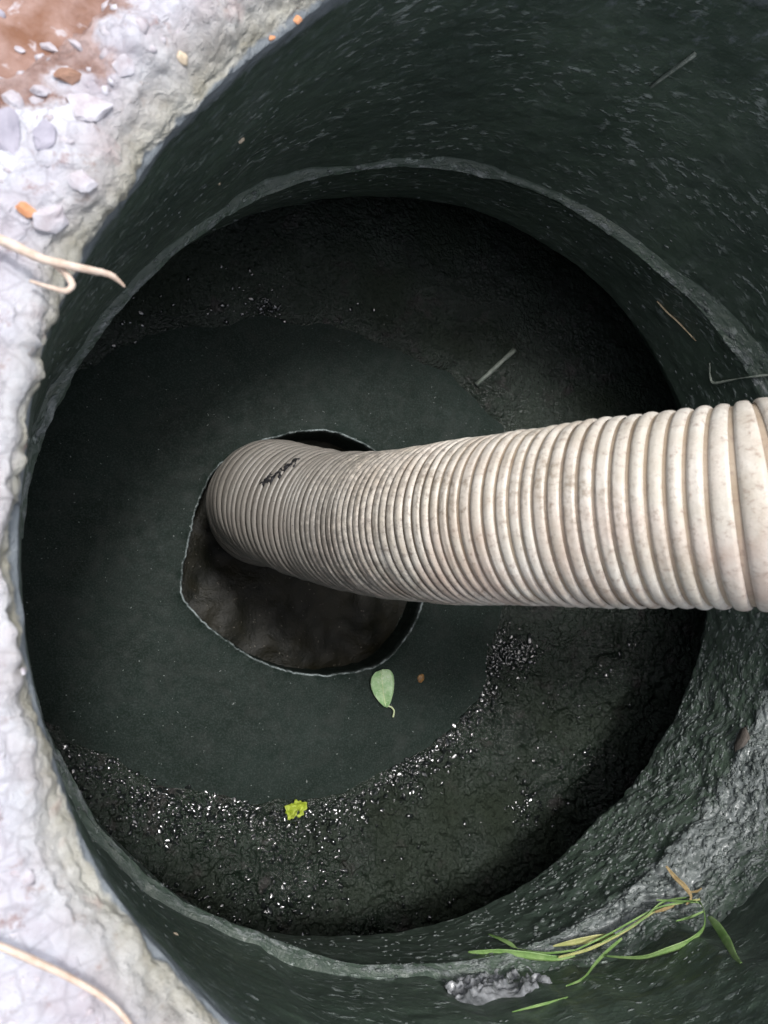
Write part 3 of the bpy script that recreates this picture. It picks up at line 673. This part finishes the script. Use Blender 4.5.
# green leaf with its stalk on the floor
l0, _ = hit(384, 689)
leaf = empty('leaf', l0, 'pale green oval leaf with curled stalk lying below the floor opening', 'leaf')
A_ = at(381, 669, ZF + .003); B_ = at(387, 707, ZF + .003); axl = (B_ - A_); Ll = axl.length; ax = axl.normalized(); sx = ax.cross(Vector((0, 0, 1)))
NL, NW = 28, 13; Pm = np.zeros((NL, NW, 3))
for i in range(NL):
    t = i / (NL - 1); w = Ll * 0.335 * (math.sin(math.pi * min(1, t ** 0.62)) ** 0.62) * (1 - .1 * t)
    for j in range(NW):
        s = j / (NW - 1) * 2 - 1
        p = A_ + ax * (Ll * t) + sx * (w * s + .002 * math.sin(t * 2.6)) + Vector((0, 0, .0022 * abs(s) + .0012 * math.sin(t * 5 + s * 2) + .001)); Pm[i, j] = p
lam = grid('lamina', Pm, M_leaf); sol = lam.modifiers.new('thick', 'SOLIDIFY'); sol.thickness = .0004; adopt(lam, leaf)
mid = [Vector(Pm[i, NW // 2]) + Vector((0, 0, .0003)) for i in range(1, NL, 5)]
adopt(tube('midrib', mid, [.0002, .0003, .0004, .0005, .0006, .0007][:len(mid)], M_vein, seg=6), leaf)
for i in (6, 10, 14, 18):
    for sgn in (-1, 1):
        c = NW // 2
        adopt(tube('vein', [Vector(Pm[i, c]) + Vector((0, 0, .0002)), Vector(Pm[i - 3, c + sgn * 4]) + Vector((0, 0, .0002))], [.0003, .00015], M_vein, seg=5, sub=3), leaf)
adopt(tube('stalk', [Vector(Pm[-2, NW // 2]), at(391, 707, ZF + .004), at(394, 711, ZF + .004), at(393, 717, ZF + .003)], [.0007, .0009, .0009, .0011], M_vein, seg=8), leaf)
# yellow-green crumpled leaf scrap
rr_ = random.Random(4); l0, _ = hit(295, 808); s = (l0 - CAM).length / F; V, Fc = [], []; NR_, NA = 7, 40
for i in range(NR_):
    for j in range(NA):
        a = 2 * math.pi * j / NA; ed = 9.0 * (1 + .16 * math.sin(2 * a + 1) + .11 * math.sin(5 * a) + .10 * math.sin(11 * a + 2)); r = ed * i / (NR_ - 1)
        V.append(l0 + Vector((math.cos(a) * r * s, math.sin(a) * r * s * 1.0, .005 + .0055 * float(vnoise(math.cos(a) * r * .3, math.sin(a) * r * .3, 0, 8)))))
for i in range(NR_ - 1):
    for j in range(NA): Fc.append((i * NA + j, i * NA + (j + 1) % NA, (i + 1) * NA + (j + 1) % NA, (i + 1) * NA + j))
yl = mesh_py('leaf_scrap', V, Fc, M_yleaf); sol = yl.modifiers.new('thick', 'SOLIDIFY'); sol.thickness = .0005
tag(yl, 'bright yellow-green crumpled leaf scrap on the edge of the wet sludge', 'leaf scrap')

# ------------------------------------------------------------------ corrugated suction hose
RH0 = 0.0575
def dp(px, py, d):                                           # point at distance d along the optical axis
    v = Matrix([list(r) for r in M3]) @ Vector((px - W / 2, -(py - H / 2), -F)); return CAM + v * (d / F)
CP = [Vector(q) for q in [(1.25, .0, .064), (.90, .04, .066), (.62, .04, .082), (.40, .035, .090), (.225, .031, .056)]]
CP += [dp(*q) for q in [(768, 505, .416), (680, 509, .441), (600, 513.5, .467), (520, 518, .500), (450, 523, .542), (390, 525, .595), (340, 520, .645),
                        (300, 510, .68), (271, 499, .715), (264, 508, .775), (274, 522, .93)]]
cp_ = np.array([c[:] for c in CP]); s0 = np.r_[0, np.cumsum(np.linalg.norm(np.diff(cp_, axis=0), axis=1))]
sd_ = np.arange(0, s0[-1], .002); cs = np.stack([np.interp(sd_, s0, cp_[:, k]) for k in range(3)], -1)
for _ in range(48): cs[1:-1] = cs[1:-1] * .5 + (cs[:-2] + cs[2:]) * .25
S = np.r_[0, np.cumsum(np.linalg.norm(np.diff(cs, axis=0), axis=1))]; LT = S[-1]
def curve(s): return np.stack([np.interp(s, S, cs[:, k]) for k in range(3)], -1)
NS = 900; ss = np.linspace(0, LT, NS); cc = curve(ss); tt = np.gradient(cc, axis=0)
for _ in range(20): tt[1:-1] = tt[1:-1] * .5 + (tt[:-2] + tt[2:]) * .25
tt /= np.linalg.norm(tt, axis=1)[:, None]
e1 = np.zeros_like(tt); v = np.array([0, 0, 1.]); 
for i in range(NS):
    v = v - tt[i] * (v @ tt[i]); v /= np.linalg.norm(v); e1[i] = v
e2 = np.cross(tt, e1)
def frm(s, A): return np.stack([np.interp(s, ss, A[:, k]) for k in range(3)], -1)
q_ = {i: float(np.interp(s0[i], [0, s0[-1]], [0, LT])) for i in (5, 9)}
def pitch(s): return .0102 - .0032 * sm(q_[5] - .02, q_[9] - .02, s)      # the hose is squeezed shorter towards the bend
TN = np.r_[0, np.cumsum(np.diff(S) / pitch((S[1:] + S[:-1]) / 2))]
PITCH = 0.0100
def surf(s, ph, r):
    c = curve(s); a, b_ = frm(s, e1), frm(s, e2); return c + a * (r * np.cos(ph))[..., None] + b_ * (r * np.sin(ph))[..., None]
hose = empty('suction_hose', CP[4], 'ribbed cream-white suction hose lowered through the shaft into the floor opening', 'hose')
def hattr(s, ph):
    z = curve(s)[..., 2]; low = 1.0 * sm(-0.05, -0.34, z)
    return {'low': low, 'flank': 0.30 + 0.70 * sm(-0.1, 0.8, np.sin(ph + 2.9))}
nA = 120
Sg, Pg = np.meshgrid(ss, np.arange(nA) / nA * 2 * np.pi, indexing='xy')
adopt(grid('hose_tube', surf(Sg, Pg, RH0 - .0018 + 0 * Sg), M_tube, None, True, hattr(Sg, Pg)), hose)
nturn = TN[-1]; nI = int(nturn * 84)
u = np.linspace(0, nturn, nI); prof_ = np.linspace(-1, 1, 11)
U, Q = np.meshgrid(u, prof_, indexing='ij')
SU_ = np.interp(U, TN, S); PU = pitch(SU_)
Srib = np.clip(SU_ + Q * PU * 0.39, 0, LT); Prib = (U * 2 * np.pi) % (2 * np.pi)
Rrib = RH0 - .0012 + .0021 * (PU / .0104) * np.sqrt(np.maximum(1 - Q ** 2, 0)) ** .9 + .00032 * fbm(U * 6, Q * .7, 0, 4, 140) + .0006 * fbm(U * .35, 0 * Q, 0, 2, 142)
# bend compresses ribs on the inside by itself (surface follows the bent centre line)
adopt(grid('spiral_rib', surf(Srib, Prib, Rrib), M_rib, None, False, hattr(Srib, Prib), flip=True), hose)
me_h = [c for c in hose.children if c.name.startswith('hose_tube')][0]; TH_ = bvh(me_h)
# streak of black mud smeared across the ribs near the bend
sm_pts = []
V, Fc = [], []
def hose_hit(x, y):
    l, n, _, _ = TH_.ray_cast(CAM, ray(x, y)); 
    if n.dot(ray(x, y)) > 0: n = -n
    return l, n
px0, px1 = np.array([262, 485.]), np.array([300, 461.]); nn = np.array([.53, .85])
n1, n2 = 44, 8
for i in range(n1):
    t = i / (n1 - 1); w = 5.0 * math.sin(math.pi * min(1, t * .94 + .04)) ** .5 * (1.0 - .45 * t) * (1 + .55 * float(vnoise(i * .55, 3.3, 0, 601)))
    off = 2.2 * float(vnoise(i * .3, 9.1, 0, 603))
    for j in range(n2):
        s = j / (n2 - 1) * 2 - 1; q = px0 * (1 - t) + px1 * t + nn * (w * s + off) + np.array([1.5, -.8]) * float(vnoise(i * .9, j * .9, 0, 605)); l, n = hose_hit(*q)
        V.append(l + n * (.0016 + .0007 * (1 - abs(s) ** 3) + .0005 * float(vnoise(i * .6, j * .6, 0, 607))))
for i in range(n1 - 1):
    for j in range(n2 - 1): a = i * n2 + j; Fc.append((a, a + 1, a + n2 + 1, a + n2))
o = mesh_py('mud_streak', V, Fc, M_mud); o.modifiers.new('t', 'SOLIDIFY').thickness = .0012; adopt(o, hose)
